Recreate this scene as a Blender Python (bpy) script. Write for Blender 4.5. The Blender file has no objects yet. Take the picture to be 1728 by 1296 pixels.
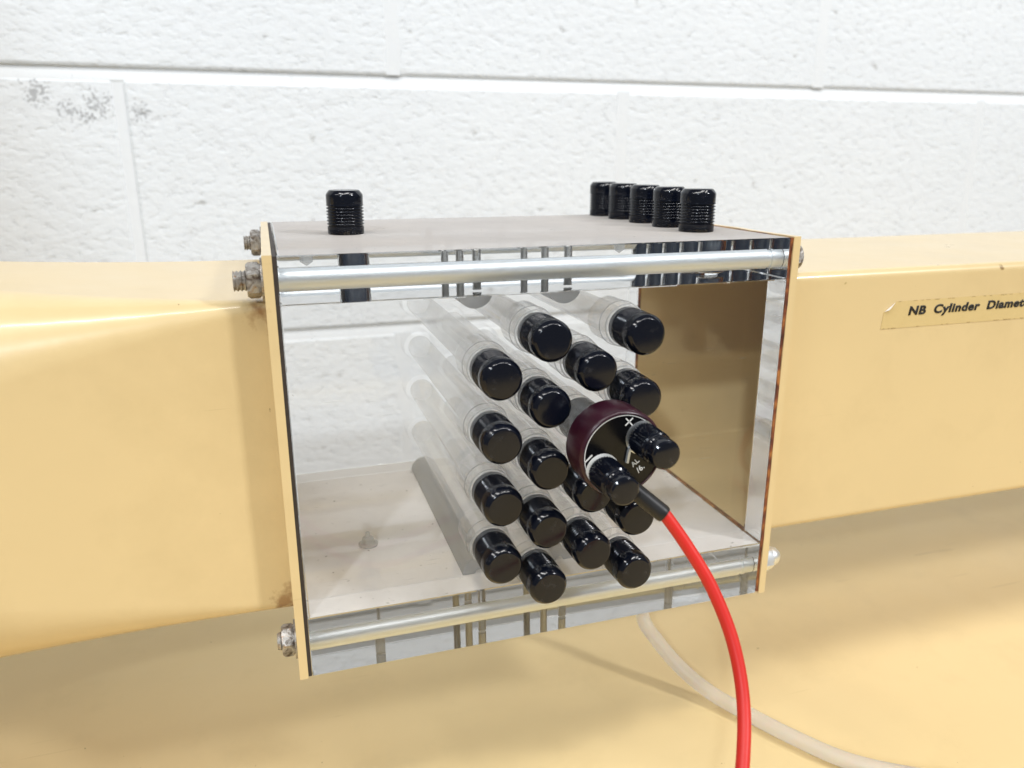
import bpy, bmesh, math, random
from mathutils import Vector, Matrix, noise
random.seed(7)
MM = 0.001
sc = bpy.context.scene
col = sc.collection

# ------------------------------------------------------------------ camera
cam_d = bpy.data.cameras.new('camera')
cam = bpy.data.objects.new('camera', cam_d)
col.objects.link(cam)
sc.camera = cam
YAW, PITCH, ROLL, FPX = 0.3041, 0.2867, -0.0007, 1300.9
cam_d.sensor_width = 36.0
cam_d.lens = FPX / 1728.0 * 36.0
cam_d.clip_start, cam_d.clip_end = 0.01, 50.0
_f = Vector((math.sin(YAW) * math.cos(PITCH), math.cos(YAW) * math.cos(PITCH), -math.sin(PITCH)))
_r = Vector((math.cos(YAW), -math.sin(YAW), 0.0))
_u = _r.cross(_f)
_r2 = math.cos(ROLL) * _r + math.sin(ROLL) * _u
_u2 = -math.sin(ROLL) * _r + math.cos(ROLL) * _u
_m = Matrix((_r2, _u2, -_f)).transposed().to_4x4()
_m.translation = Vector((-2.4, -267.5, 31.46)) * MM
cam.matrix_world = _m
cam_d.dof.use_dof = True
cam_d.dof.focus_distance = 0.300
cam_d.dof.aperture_fstop = 12.0

# ------------------------------------------------------------------ light and exposure
world = bpy.data.worlds.new('World')
sc.world = world
world.use_nodes = True
bg = world.node_tree.nodes['Background']
bg.inputs[0].default_value = (0.93, 0.96, 1.0, 1)
bg.inputs[1].default_value = 0.19
sc.view_settings.view_transform = 'Standard'
sc.view_settings.look = 'None'
sc.view_settings.exposure = -0.02
sc.view_settings.gamma = 1.0


def area(name, loc, target, sx, sy, power, color, spread=180):
    d = bpy.data.lights.new(name, 'AREA')
    d.shape = 'RECTANGLE'
    d.size, d.size_y = sx, sy
    d.energy = power
    d.color = color
    d.spread = math.radians(spread)
    o = bpy.data.objects.new(name, d)
    col.objects.link(o)
    o.location = loc
    o.rotation_euler = (Vector(target) - Vector(loc)).to_track_quat('-Z', 'Y').to_euler()
    return o


# a row of workshop ceiling lamps, slightly in front of the bench
for tx, pw in ((0.85, 22.0), (0.30, 20.0), (-0.15, 18.0), (-0.55, 14.0)):
    area('ceiling_lamp', (0.1 - tx * 2.6, -0.93, 2.45), (0.1, 0.05, -0.15), 1.10, 0.12, pw, (1.0, 0.985, 0.955))
# daylight from a high window to the right
area('high_window', (2.5, -2.2, 2.1), (0.1, 0.05, -0.1), 0.35, 0.35, 70.0, (0.97, 0.98, 1.0))
# added cool spot behind the camera; cone shaped to leave the wall's left dimmer
sd = bpy.data.lights.new('added_cool_spot', 'SPOT')
sd.energy, sd.color = 120.0, (0.82, 0.91, 1.0)
sd.spot_size, sd.spot_blend = math.radians(34.7), 0.05
sd.shadow_soft_size = 0.06
so = bpy.data.objects.new('added_cool_spot', sd)
col.objects.link(so)
so.location = (-1.3, -2.3, 1.5)
so.rotation_euler = (Vector((1.02, 0.467, 0.10)) - Vector(so.location)).to_track_quat('-Z', 'Y').to_euler()

cy = sc.cycles
cy.max_bounces = 24
cy.transmission_bounces = 24
cy.glossy_bounces = 10
cy.diffuse_bounces = 5
cy.transparent_max_bounces = 24
cy.caustics_refractive = True
cy.caustics_reflective = True
cy.blur_glossy = 0.5
cy.sample_clamp_indirect = 6.0
cy.use_denoising = True
try:
    cy.denoiser = 'OPENIMAGEDENOISE'
except Exception:
    pass

# ------------------------------------------------------------------ material helpers
def newmat(name):
    m = bpy.data.materials.new(name)
    m.use_nodes = True
    nt = m.node_tree
    for n in list(nt.nodes):
        nt.nodes.remove(n)
    out = nt.nodes.new('ShaderNodeOutputMaterial')
    return m, nt, out


def nd(nt, t, **kw):
    n = nt.nodes.new(t)
    for k, v in kw.items():
        if k in n.inputs:
            n.inputs[k].default_value = v
        else:
            setattr(n, k, v)
    return n


def coords(nt):
    return nt.nodes.new('ShaderNodeNewGeometry').outputs['Position']


def objco(nt):
    return nt.nodes.new('ShaderNodeTexCoord').outputs['Object']


def noise_n(nt, vec, scale, detail=4.0, rough=0.55, dist=0.0):
    n = nd(nt, 'ShaderNodeTexNoise', Scale=scale, Detail=detail, Roughness=rough, Distortion=dist)
    nt.links.new(vec, n.inputs['Vector'])
    return n.outputs['Fac']


def ramp(nt, fac, stops):
    r = nt.nodes.new('ShaderNodeValToRGB')
    el = r.color_ramp.elements
    while len(el) > 1:
        el.remove(el[-1])
    el[0].position, el[0].color = stops[0][0], c4(stops[0][1])
    for p, c in stops[1:]:
        e = el.new(p)
        e.color = c4(c)
    nt.links.new(fac, r.inputs[0])
    return r.outputs[0]


def c4(c):
    if isinstance(c, (int, float)):
        return (c, c, c, 1)
    return (c[0], c[1], c[2], 1)


def mixc(nt, fac, a, b, mode='MIX'):
    n = nt.nodes.new('ShaderNodeMix')
    n.data_type = 'RGBA'
    n.blend_type = mode
    for sock, v in ((n.inputs[0], fac), (n.inputs[6], a), (n.inputs[7], b)):
        if hasattr(v, 'is_linked'):
            nt.links.new(v, sock)
        elif sock == n.inputs[0]:
            sock.default_value = v
        else:
            sock.default_value = c4(v)
    return n.outputs[2]


def math_n(nt, op, a, b=0.0):
    n = nt.nodes.new('ShaderNodeMath')
    n.operation = op
    for s, v in ((n.inputs[0], a), (n.inputs[1], b)):
        if hasattr(v, 'is_linked'):
            nt.links.new(v, s)
        else:
            s.default_value = v
    return n.outputs[0]


def bump(nt, h, strength, dist):
    b = nd(nt, 'ShaderNodeBump', Strength=strength, Distance=dist)
    nt.links.new(h, b.inputs['Height'])
    return b.outputs[0]


def near(nt, p, r):
    """1 at the world point p (mm) falling to 0 at r mm"""
    d = nt.nodes.new('ShaderNodeVectorMath')
    d.operation = 'DISTANCE'
    nt.links.new(coords(nt), d.inputs[0])
    d.inputs[1].default_value = tuple(q * MM for q in p)
    mr = nt.nodes.new('ShaderNodeMapRange')
    nt.links.new(d.outputs['Value'], mr.inputs[0])
    mr.inputs[1].default_value, mr.inputs[2].default_value = 0, r * MM
    mr.inputs[3].default_value, mr.inputs[4].default_value = 1, 0
    return mr.outputs[0]


def pbr(name, color, rough=0.5, metal=0.0, coat=0.0, var=0.0, vscale=40, bumps=None, spec=0.5):
    m, nt, out = newmat(name)
    p = nd(nt, 'ShaderNodeBsdfPrincipled', Roughness=rough, Metallic=metal)
    p.inputs['Specular IOR Level'].default_value = spec
    p.inputs['Coat Weight'].default_value = coat
    p.inputs['Coat Roughness'].default_value = 0.08
    if var:
        f = noise_n(nt, objco(nt), vscale, 5)
        c = mixc(nt, f, [q * (1 - var) for q in color], [min(1, q * (1 + var)) for q in color])
        nt.links.new(c, p.inputs['Base Color'])
    else:
        p.inputs['Base Color'].default_value = c4(color)
    if bumps:
        nt.links.new(bump(nt, noise_n(nt, objco(nt), bumps[0], 4), bumps[1], bumps[2]), p.inputs['Normal'])
    nt.links.new(p.outputs[0], out.inputs[0])
    return m


def acrylic(name, haze=0.0, haze_col=(0.6, 0.58, 0.55), rough=0.0, specks=True, tint=(0.998, 1.0, 0.999)):
    m, nt, out = newmat(name)
    g = nd(nt, 'ShaderNodeBsdfGlass', IOR=1.49, Roughness=rough)
    g.inputs['Color'].default_value = c4(tint)
    last = g.outputs[0]
    pos = coords(nt)
    if specks:
        # sparse dust and fine scratches lying on the plastic
        a = noise_n(nt, pos, 900, 2)
        b = noise_n(nt, pos, 45, 4)
        s = math_n(nt, 'MULTIPLY', ramp(nt, a, [(0.73, 0.0), (0.78, 1.0)]), ramp(nt, b, [(0.5, 0.0), (0.66, 0.6)]))
        mp = nd(nt, 'ShaderNodeMapping')
        mp.inputs['Scale'].default_value = (60, 60, 1500)
        mp.inputs['Rotation'].default_value = (0.2, 0.35, 0.1)
        nt.links.new(pos, mp.inputs[0])
        sc_ = noise_n(nt, mp.outputs[0], 1.0, 3)
        s2 = math_n(nt, 'MULTIPLY', ramp(nt, sc_, [(0.69, 0.0), (0.76, 0.35)]), ramp(nt, b, [(0.42, 0.0), (0.62, 1.0)]))
        s = math_n(nt, 'MAXIMUM', s, s2)
        d = nd(nt, 'ShaderNodeBsdfDiffuse')
        d.inputs[0].default_value = (0.62, 0.6, 0.57, 1)
        mx = nt.nodes.new('ShaderNodeMixShader')
        nt.links.new(s, mx.inputs[0])
        nt.links.new(last, mx.inputs[1])
        nt.links.new(d.outputs[0], mx.inputs[2])
        last = mx.outputs[0]
    if haze:
        d = nd(nt, 'ShaderNodeBsdfDiffuse')
        big = noise_n(nt, pos, 22, 6, 0.6)
        fine = noise_n(nt, pos, 420, 3)
        c = mixc(nt, big, [q * 0.9 for q in haze_col], [min(1, q * 1.08) for q in haze_col])
        c = mixc(nt, ramp(nt, fine, [(0.70, 0.0), (0.74, 0.7)]), c, (0.12, 0.10, 0.08))
        nt.links.new(c, d.inputs[0])
        t = nd(nt, 'ShaderNodeBsdfTranslucent')
        nt.links.new(c, t.inputs[0])
        dm = nt.nodes.new('ShaderNodeMixShader')
        dm.inputs[0].default_value = 0.35
        nt.links.new(d.outputs[0], dm.inputs[1])
        nt.links.new(t.outputs[0], dm.inputs[2])
        mx = nt.nodes.new('ShaderNodeMixShader')
        hz = mixc(nt, big, haze - 0.1, haze + 0.08)
        nt.links.new(hz, mx.inputs[0])
        nt.links.new(last, mx.inputs[1])
        nt.links.new(dm.outputs[0], mx.inputs[2])
        last = mx.outputs[0]
    nt.links.new(last, out.inputs[0])
    return m


def slab_face(name, thin):
    """large polished face of an acrylic sheet: straight-through transmission and Fresnel reflection"""
    m, nt, out = newmat(name)
    pos = coords(nt)
    fr = nt.nodes.new('ShaderNodeFresnel')
    fr.inputs['IOR'].default_value = 1.49
    if thin:
        bf = nt.nodes.new('ShaderNodeNewGeometry').outputs['Backfacing']
        mr = nt.nodes.new('ShaderNodeMapRange')
        nt.links.new(bf, mr.inputs[0])
        mr.inputs[3].default_value, mr.inputs[4].default_value = 1.49, 1 / 1.49
        nt.links.new(mr.outputs[0], fr.inputs['IOR'])
    fac = fr.outputs[0]
    if not thin:
        # the faces do not bend rays, so total reflection is set in for rays guided along the plate only
        geo = nt.nodes.new('ShaderNodeNewGeometry')
        dt = nt.nodes.new('ShaderNodeVectorMath')
        dt.operation = 'DOT_PRODUCT'
        nt.links.new(geo.outputs['Incoming'], dt.inputs[0])
        nt.links.new(geo.outputs['True Normal'], dt.inputs[1])
        flat = nt.nodes.new('ShaderNodeMapRange')
        nt.links.new(math_n(nt, 'ABSOLUTE', dt.outputs['Value']), flat.inputs[0])
        flat.inputs[1].default_value, flat.inputs[2].default_value = 0.45, 0.50
        flat.inputs[3].default_value, flat.inputs[4].default_value = 1.0, 0.06
        bk = geo.outputs['Backfacing']
        fac = math_n(nt, 'ADD', math_n(nt, 'MULTIPLY', flat.outputs[0], bk),
                     math_n(nt, 'MULTIPLY', fac, math_n(nt, 'SUBTRACT', 1.0, bk)))
    tr = nd(nt, 'ShaderNodeBsdfTransparent')
    gl = nd(nt, 'ShaderNodeBsdfGlossy', Roughness=0.0)
    mx = nt.nodes.new('ShaderNodeMixShader')
    nt.links.new(fac, mx.inputs[0])
    nt.links.new(tr.outputs[0], mx.inputs[1])
    nt.links.new(gl.outputs[0], mx.inputs[2])
    # sparse dust and fine scratches lying on the plastic
    a = noise_n(nt, pos, 900, 2)
    b = noise_n(nt, pos, 45, 4)
    s = math_n(nt, 'MULTIPLY', ramp(nt, a, [(0.73, 0.0), (0.78, 1.0)]), ramp(nt, b, [(0.5, 0.0), (0.66, 0.6)]))
    mp = nd(nt, 'ShaderNodeMapping')
    mp.inputs['Scale'].default_value = (60, 60, 1500)
    mp.inputs['Rotation'].default_value = (0.2, 0.35, 0.1)
    nt.links.new(pos, mp.inputs[0])
    s2 = math_n(nt, 'MULTIPLY', ramp(nt, noise_n(nt, mp.outputs[0], 1.0, 3), [(0.69, 0.0), (0.76, 0.35)]), ramp(nt, b, [(0.42, 0.0), (0.62, 1.0)]))
    s = math_n(nt, 'ADD', math_n(nt, 'MAXIMUM', s, s2), 0.006)
    d = nd(nt, 'ShaderNodeBsdfDiffuse')
    d.inputs[0].default_value = (0.62, 0.6, 0.57, 1)
    mz = nt.nodes.new('ShaderNodeMixShader')
    nt.links.new(s, mz.inputs[0])
    nt.links.new(mx.outputs[0], mz.inputs[1])
    nt.links.new(d.outputs[0], mz.inputs[2])
    nt.links.new(mz.outputs[0], out.inputs[0])
    return m


def milky_rod(name, clear, glass, colr, rough):
    m, nt, out = newmat(name)
    tr = nd(nt, 'ShaderNodeBsdfTransparent')
    g = nd(nt, 'ShaderNodeBsdfGlass', IOR=1.49, Roughness=rough)
    d = nd(nt, 'ShaderNodeBsdfDiffuse')
    t = nd(nt, 'ShaderNodeBsdfTranslucent')
    d.inputs[0].default_value = t.inputs[0].default_value = c4(colr)
    a = nt.nodes.new('ShaderNodeMixShader')
    a.inputs[0].default_value = 0.6
    nt.links.new(d.outputs[0], a.inputs[1])
    nt.links.new(t.outputs[0], a.inputs[2])
    b = nt.nodes.new('ShaderNodeMixShader')
    b.inputs[0].default_value = glass / max(1e-6, 1 - clear)
    nt.links.new(a.outputs[0], b.inputs[1])
    nt.links.new(g.outputs[0], b.inputs[2])
    c = nt.nodes.new('ShaderNodeMixShader')
    c.inputs[0].default_value = clear
    nt.links.new(b.outputs[0], c.inputs[1])
    nt.links.new(tr.outputs[0], c.inputs[2])
    nt.links.new(c.outputs[0], out.inputs[0])
    return m


def cream_paint(name, base, stains=(), rough=0.32, coat=0.35):
    m, nt, out = newmat(name)
    pos = coords(nt)
    p = nd(nt, 'ShaderNodeBsdfPrincipled', Roughness=rough)
    p.inputs['Coat Weight'].default_value = coat
    p.inputs['Coat Roughness'].default_value = 0.12
    big = noise_n(nt, pos, 9, 5, 0.6)
    c = mixc(nt, big, [q * 0.93 for q in base], [min(1, q * 1.05) for q in base])
    # small chips and specks in the paint
    sp = noise_n(nt, pos, 260, 2)
    spm = math_n(nt, 'MULTIPLY', ramp(nt, sp, [(0.755, 0.0), (0.78, 0.8)]), ramp(nt, noise_n(nt, pos, 18, 2), [(0.5, 0.0), (0.6, 1.0)]))
    c = mixc(nt, spm, c, (0.16, 0.09, 0.03))
    for (pt, r, sc_, thr, colr) in stains:
        msk = math_n(nt, 'MULTIPLY', near(nt, pt, r), noise_n(nt, pos, sc_, 4))
        c = mixc(nt, ramp(nt, msk, [(thr, 0.0), (thr + 0.12, 0.85)]), c, colr)
    # faint rubbed scratches
    mp = nd(nt, 'ShaderNodeMapping')
    mp.inputs['Scale'].default_value = (14, 300, 420)
    mp.inputs['Rotation'].default_value = (0.5, 0.35, 0.5)
    nt.links.new(pos, mp.inputs[0])
    scr_ = math_n(nt, 'MULTIPLY', ramp(nt, noise_n(nt, mp.outputs[0], 1.0, 2), [(0.72, 0.0), (0.76, 0.35)]), ramp(nt, noise_n(nt, pos, 7, 3), [(0.48, 0.0), (0.6, 1.0)]))
    c = mixc(nt, scr_, c, (0.42, 0.30, 0.13))
    # grey-brown handling dirt in soft patches, also dulls the gloss
    grime = ramp(nt, noise_n(nt, pos, 16, 6, 0.65), [(0.52, 0.0), (0.78, 0.22)])
    c = mixc(nt, grime, c, (0.45, 0.33, 0.15))
    if coat < 0.1:
        p.inputs['Specular IOR Level'].default_value = 0.22
    nt.links.new(math_n(nt, 'ADD', math_n(nt, 'MULTIPLY', noise_n(nt, pos, 30, 4), 0.22), rough - 0.11), p.inputs['Roughness'])
    nt.links.new(c, p.inputs['Base Color'])
    h = noise_n(nt, pos, 48, 3)
    h2 = noise_n(nt, pos, 420, 2)
    hh = math_n(nt, 'ADD', h, math_n(nt, 'MULTIPLY', h2, 0.10))
    nt.links.new(bump(nt, hh, 0.16, 0.001), p.inputs['Normal'])
    nt.links.new(p.outputs[0], out.inputs[0])
    return m


def shaft_mat():
    """black plastic seen through the wall of its drilled hole: past the critical angle the air gap reflects"""
    m, nt, out = newmat('plug_shaft')
    p = nd(nt, 'ShaderNodeBsdfPrincipled', Roughness=0.35)
    p.inputs['Base Color'].default_value = (0.022, 0.034, 0.058, 1)
    g = nd(nt, 'ShaderNodeBsdfGlossy', Roughness=0.12)
    geo = nt.nodes.new('ShaderNodeNewGeometry')
    dt = nt.nodes.new('ShaderNodeVectorMath')
    dt.operation = 'DOT_PRODUCT'
    nt.links.new(geo.outputs['Incoming'], dt.inputs[0])
    nt.links.new(geo.outputs['True Normal'], dt.inputs[1])
    k = nt.nodes.new('ShaderNodeMapRange')
    nt.links.new(math_n(nt, 'ABSOLUTE', dt.outputs['Value']), k.inputs[0])
    k.inputs[1].default_value, k.inputs[2].default_value = 0.60, 0.80
    k.inputs[3].default_value, k.inputs[4].default_value = 1.0, 0.08
    mx = nt.nodes.new('ShaderNodeMixShader')
    nt.links.new(k.outputs[0], mx.inputs[0])
    nt.links.new(p.outputs[0], mx.inputs[1])
    nt.links.new(g.outputs[0], mx.inputs[2])
    nt.links.new(mx.outputs[0], out.inputs[0])
    return m


def worn_black(name):
    m, nt, out = newmat(name)
    v = objco(nt)
    oi = nt.nodes.new('ShaderNodeObjectInfo').outputs['Random']
    n4 = nd(nt, 'ShaderNodeTexNoise', Scale=260.0, Detail=4.0)
    n4.noise_dimensions = '4D'
    nt.links.new(v, n4.inputs['Vector'])
    nt.links.new(math_n(nt, 'MULTIPLY', oi, 20.0), n4.inputs['W'])
    p = nd(nt, 'ShaderNodeBsdfPrincipled')
    p.inputs['Specular IOR Level'].default_value = 0.42
    f = n4.outputs['Fac']
    dustm = ramp(nt, f, [(0.60, 0.0), (0.82, 0.10)])
    nt.links.new(mixc(nt, dustm, (0.0035, 0.0048, 0.010), (0.30, 0.29, 0.28)), p.inputs['Base Color'])
    nt.links.new(math_n(nt, 'ADD', math_n(nt, 'MULTIPLY', f, 0.20), 0.04), p.inputs['Roughness'])
    nt.links.new(p.outputs[0], out.inputs[0])
    return m


RUST = (0.20, 0.085, 0.025)
CREAM = (0.735, 0.568, 0.300)
M = {}
M['acrylic'] = acrylic('clear_acrylic')


def dust(name, cover, colr, through):
    m, nt, out = newmat(name)
    pos = coords(nt)
    big = noise_n(nt, pos, 22, 6, 0.6)
    fine = noise_n(nt, pos, 420, 3)
    c = mixc(nt, big, [q * 0.9 for q in colr], [min(1, q * 1.08) for q in colr])
    c = mixc(nt, ramp(nt, fine, [(0.70, 0.0), (0.74, 0.7)]), c, (0.12, 0.10, 0.08))
    d = nd(nt, 'ShaderNodeBsdfDiffuse')
    t = nd(nt, 'ShaderNodeBsdfTranslucent')
    nt.links.new(c, d.inputs[0])
    nt.links.new(c, t.inputs[0])
    dm = nt.nodes.new('ShaderNodeMixShader')
    dm.inputs[0].default_value = through
    nt.links.new(d.outputs[0], dm.inputs[1])
    nt.links.new(t.outputs[0], dm.inputs[2])
    tr = nd(nt, 'ShaderNodeBsdfTransparent')
    mx = nt.nodes.new('ShaderNodeMixShader')
    # thin layer of grains: its cover grows with the slant of the ray, 1 - exp(-depth / cos)
    geo = nt.nodes.new('ShaderNodeNewGeometry')
    dt = nt.nodes.new('ShaderNodeVectorMath')
    dt.operation = 'DOT_PRODUCT'
    nt.links.new(geo.outputs['Incoming'], dt.inputs[0])
    nt.links.new(geo.outputs['True Normal'], dt.inputs[1])
    cs = math_n(nt, 'MAXIMUM', math_n(nt, 'ABSOLUTE', dt.outputs['Value']), 0.02)
    dep = math_n(nt, 'MULTIPLY', math_n(nt, 'ADD', math_n(nt, 'MULTIPLY', big, 0.8), 0.6), -cover)
    ex = math_n(nt, 'EXPONENT', math_n(nt, 'DIVIDE', dep, cs))
    nt.links.new(math_n(nt, 'SUBTRACT', 1.0, ex), mx.inputs[0])
    nt.links.new(tr.outputs[0], mx.inputs[1])
    nt.links.new(dm.outputs[0], mx.inputs[2])
    nt.links.new(mx.outputs[0], out.inputs[0])
    return m


M['dust_top'] = dust('dust_on_top', 0.20, (0.66, 0.63, 0.61), 0.40)
M['dust_floor'] = dust('dust_on_floor', 0.85, (0.86, 0.83, 0.80), 0.10)
M['slab'] = slab_face('acrylic_plate_face', False)
M['panel'] = slab_face('acrylic_panel_face', True)
M['rod_acrylic'] = milky_rod('milky_rod_acrylic', 0.60, 0.29, (0.90, 0.91, 0.90), 0.05)
M['stub_acrylic'] = milky_rod('stub_acrylic', 0.70, 0.19, (0.84, 0.84, 0.82), 0.03)
M['half_acrylic'] = milky_rod('half_rod_acrylic', 0.30, 0.20, (0.50, 0.52, 0.54), 0.08)
M['rim'] = milky_rod('scuffed_rim', 0.30, 0.25, (0.55, 0.56, 0.56), 0.15)
M['frost'] = milky_rod('frosted_drilling', 0.45, 0.0, (0.66, 0.68, 0.69), 0.2)
M['cream'] = cream_paint('cream_paint', CREAM, stains=(
    ((-7, 9, -22), 30, 90, 0.40, (0.36, 0.18, 0.06)),
    ((-6, 9, -137), 26, 120, 0.36, (0.30, 0.15, 0.05)),
    ((206, 11, -40), 12, 200, 0.42, (0.3, 0.15, 0.05)),
    ((327, 11, -19), 6, 260, 0.38, (0.2, 0.11, 0.03)),
    ((239, 11, -22), 3, 300, 0.4, (0.4, 0.28, 0.1))))
M['bench'] = cream_paint('bench_paint', (0.77, 0.60, 0.315), rough=0.44, coat=0.05)
M['gasket'] = pbr('dark_gasket', (0.035, 0.026, 0.022), 0.7, var=0.5, vscale=300)
M['black'] = worn_black('black_plastic')
M['shaft'] = shaft_mat()
M['face_black'] = pbr('terminal_face', (0.004, 0.004, 0.005), 0.2, spec=0.3)
M['maroon'] = pbr('maroon_plastic', (0.030, 0.004, 0.012), 0.30, var=0.45, vscale=120, bumps=(700, 0.12, 0.0003))
M['white_ink'] = pbr('white_ink', (0.80, 0.80, 0.78), 0.6)
M['black_ink'] = pbr('black_ink', (0.008, 0.008, 0.008), 0.5)
M['red'] = pbr('red_rubber', (0.62, 0.018, 0.012), 0.45, var=0.14, vscale=70, bumps=(160, 0.12, 0.0006))
M['sleeve'] = pbr('sleeve_rubber', (0.010, 0.010, 0.011), 0.42)
M['alu'] = pbr('aluminium_rod', (0.86, 0.92, 0.97), 0.48, metal=1.0, bumps=(900, 0.10, 0.0002))
M['steel'] = pbr('screw_steel', (0.56, 0.57, 0.57), 0.34, metal=1.0, var=0.25, vscale=700)
M['zinc'] = pbr('bright_zinc', (0.90, 0.93, 0.96), 0.42, metal=1.0, var=0.06, vscale=300)
M['tag_metal'] = pbr('bare_tag', (0.62, 0.66, 0.70), 0.35, metal=0.6)


def nut_mat():
    m, nt, out = newmat('corroded_zinc')
    pos = objco(nt)
    p = nd(nt, 'ShaderNodeBsdfPrincipled')
    a = noise_n(nt, pos, 330, 6, 0.65, 0.8)
    c = ramp(nt, a, [(0.34, (0.07, 0.045, 0.03)), (0.45, (0.26, 0.235, 0.21)), (0.56, (0.50, 0.49, 0.47)), (0.70, (0.34, 0.20, 0.10))])
    nt.links.new(c, p.inputs['Base Color'])
    nt.links.new(ramp(nt, a, [(0.40, 0.1), (0.6, 0.85)]), p.inputs['Metallic'])
    p.inputs['Roughness'].default_value = 0.42
    nt.links.new(bump(nt, a, 0.6, 0.0006), p.inputs['Normal'])
    nt.links.new(p.outputs[0], out.inputs[0])
    return m


M['nut'] = nut_mat()


def rust_gasket():
    m, nt, out = newmat('rust_sealant')
    pos = coords(nt)
    p = nd(nt, 'ShaderNodeBsdfPrincipled', Roughness=0.6)
    a = noise_n(nt, pos, 130, 5, 0.6)
    c = ramp(nt, a, [(0.36, (0.05, 0.012, 0.008)), (0.5, (0.19, 0.05, 0.018)), (0.62, (0.42, 0.16, 0.035))])
    nt.links.new(c, p.inputs['Base Color'])
    nt.links.new(bump(nt, a, 0.8, 0.001), p.inputs['Normal'])
    nt.links.new(p.outputs[0], out.inputs[0])
    return m


M['rust_gasket'] = rust_gasket()


def wall_mat(name, mortar=False):
    m, nt, out = newmat(name)
    pos = coords(nt)
    p = nd(nt, 'ShaderNodeBsdfPrincipled', Roughness=0.62)
    base = mixc(nt, noise_n(nt, pos, 5, 4), (0.785, 0.82, 0.855), (0.845, 0.88, 0.915))
    if mortar:
        base = mixc(nt, noise_n(nt, pos, 8, 4), (0.785, 0.815, 0.845), (0.83, 0.86, 0.89))
        h = noise_n(nt, pos, 120, 4)
        nt.links.new(bump(nt, h, 0.25, 0.001), p.inputs['Normal'])
    else:
        mp = nd(nt, 'ShaderNodeMapping')
        mp.inputs['Scale'].default_value = (0.62, 1, 1)
        mp.inputs['Rotation'].default_value = (0, 0.3, 0)
        nt.links.new(pos, mp.inputs[0])
        wv = mp.outputs[0]
        h1 = noise_n(nt, wv, 190, 5, 0.6, 0.2)
        h2 = noise_n(nt, wv, 62, 3, 0.5)
        pits = ramp(nt, h1, [(0.26, 0.0), (0.43, 0.75), (0.75, 1.0)])
        hh = math_n(nt, 'ADD', pits, math_n(nt, 'MULTIPLY', h2, 0.45))
        nt.links.new(bump(nt, hh, 0.36, 0.0036), p.inputs['Normal'])
        # open pores keep bare grey block and dust
        holes = ramp(nt, noise_n(nt, wv, 95, 4, 0.6), [(0.275, 0.55), (0.315, 0.0)])
        base = mixc(nt, holes, base, (0.34, 0.33, 0.31))
        for pt, r in DIRT:
            k = math_n(nt, 'MULTIPLY', near(nt, pt, r), noise_n(nt, pos, 420, 3, 0.5))
            base = mixc(nt, ramp(nt, k, [(0.41, 0.0), (0.47, 0.55)]), base, (0.20, 0.20, 0.21))
    nt.links.new(base, p.inputs['Base Color'])
    nt.links.new(p.outputs[0], out.inputs[0])
    return m


DIRT = [((-125, 467, 72), 44), ((-168, 467, 81), 42), ((-147, 467, 68), 30), ((-93, 467, 66), 34), ((-133, 467, 62), 26)]
M['block'] = wall_mat('painted_block')
M['mortar'] = wall_mat('painted_mortar', True)


def hose_mat():
    m, nt, out = newmat('milky_hose')
    p = nd(nt, 'ShaderNodeBsdfPrincipled', Roughness=0.28)
    p.inputs['Base Color'].default_value = (0.93, 0.92, 0.91, 1)
    p.inputs['Transmission Weight'].default_value = 0.75
    p.inputs['IOR'].default_value = 1.25
    p.inputs['Subsurface Weight'].default_value = 0.2
    p.inputs['Subsurface Scale'].default_value = 0.004
    nt.links.new(p.outputs[0], out.inputs[0])
    return m


M['hose'] = hose_mat()


def tape_mat():
    m, nt, out = newmat('clear_tape')
    pos = coords(nt)
    p = nd(nt, 'ShaderNodeBsdfPrincipled', Roughness=0.22)
    c = mixc(nt, noise_n(nt, pos, 160, 5, 0.7), (0.64, 0.48, 0.21), (0.71, 0.55, 0.27))
    nt.links.new(c, p.inputs['Base Color'])
    nt.links.new(p.outputs[0], out.inputs[0])
    return m


M['tape'] = tape_mat()
M['tape_edge'] = pbr('grimy_tape_edge', (0.34, 0.22, 0.08), 0.6, var=0.6, vscale=400)

# ------------------------------------------------------------------ geometry helpers (input in mm)
def finish(bm, sharp=32):
    bmesh.ops.recalc_face_normals(bm, faces=bm.faces)
    for f in bm.faces:
        f.smooth = True
    for e in bm.edges:
        if len(e.link_faces) == 2:
            if e.calc_face_angle(0) > math.radians(sharp):
                e.smooth = False
        else:
            e.smooth = False


def to_mesh(name, bm, mats, sharp=32, recalc=True):
    if recalc:
        finish(bm, sharp)
    for v in bm.verts:
        v.co *= MM
    me = bpy.data.meshes.new(name)
    bm.to_mesh(me)
    bm.free()
    for m in (mats if isinstance(mats, (list, tuple)) else [mats]):
        me.materials.append(m)
    return me


def put(name, me, parent=None, loc=None):
    o = bpy.data.objects.new(name, me)
    col.objects.link(o)
    if loc is not None:
        o.location = Vector(loc) * MM
    if parent is not None:
        o.parent = parent
        if loc is None:      # mesh already in world coordinates
            o.matrix_parent_inverse = Matrix.Translation(-parent.location)
    return o


def thing(name, label, cat, loc=(0, 0, 0), group=None):
    o = bpy.data.objects.new(name, None)
    col.objects.link(o)
    o.empty_display_size = 0.01
    o.location = Vector(loc) * MM
    o['label'], o['category'] = label, cat
    if group:
        o['group'] = group
    return o


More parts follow.
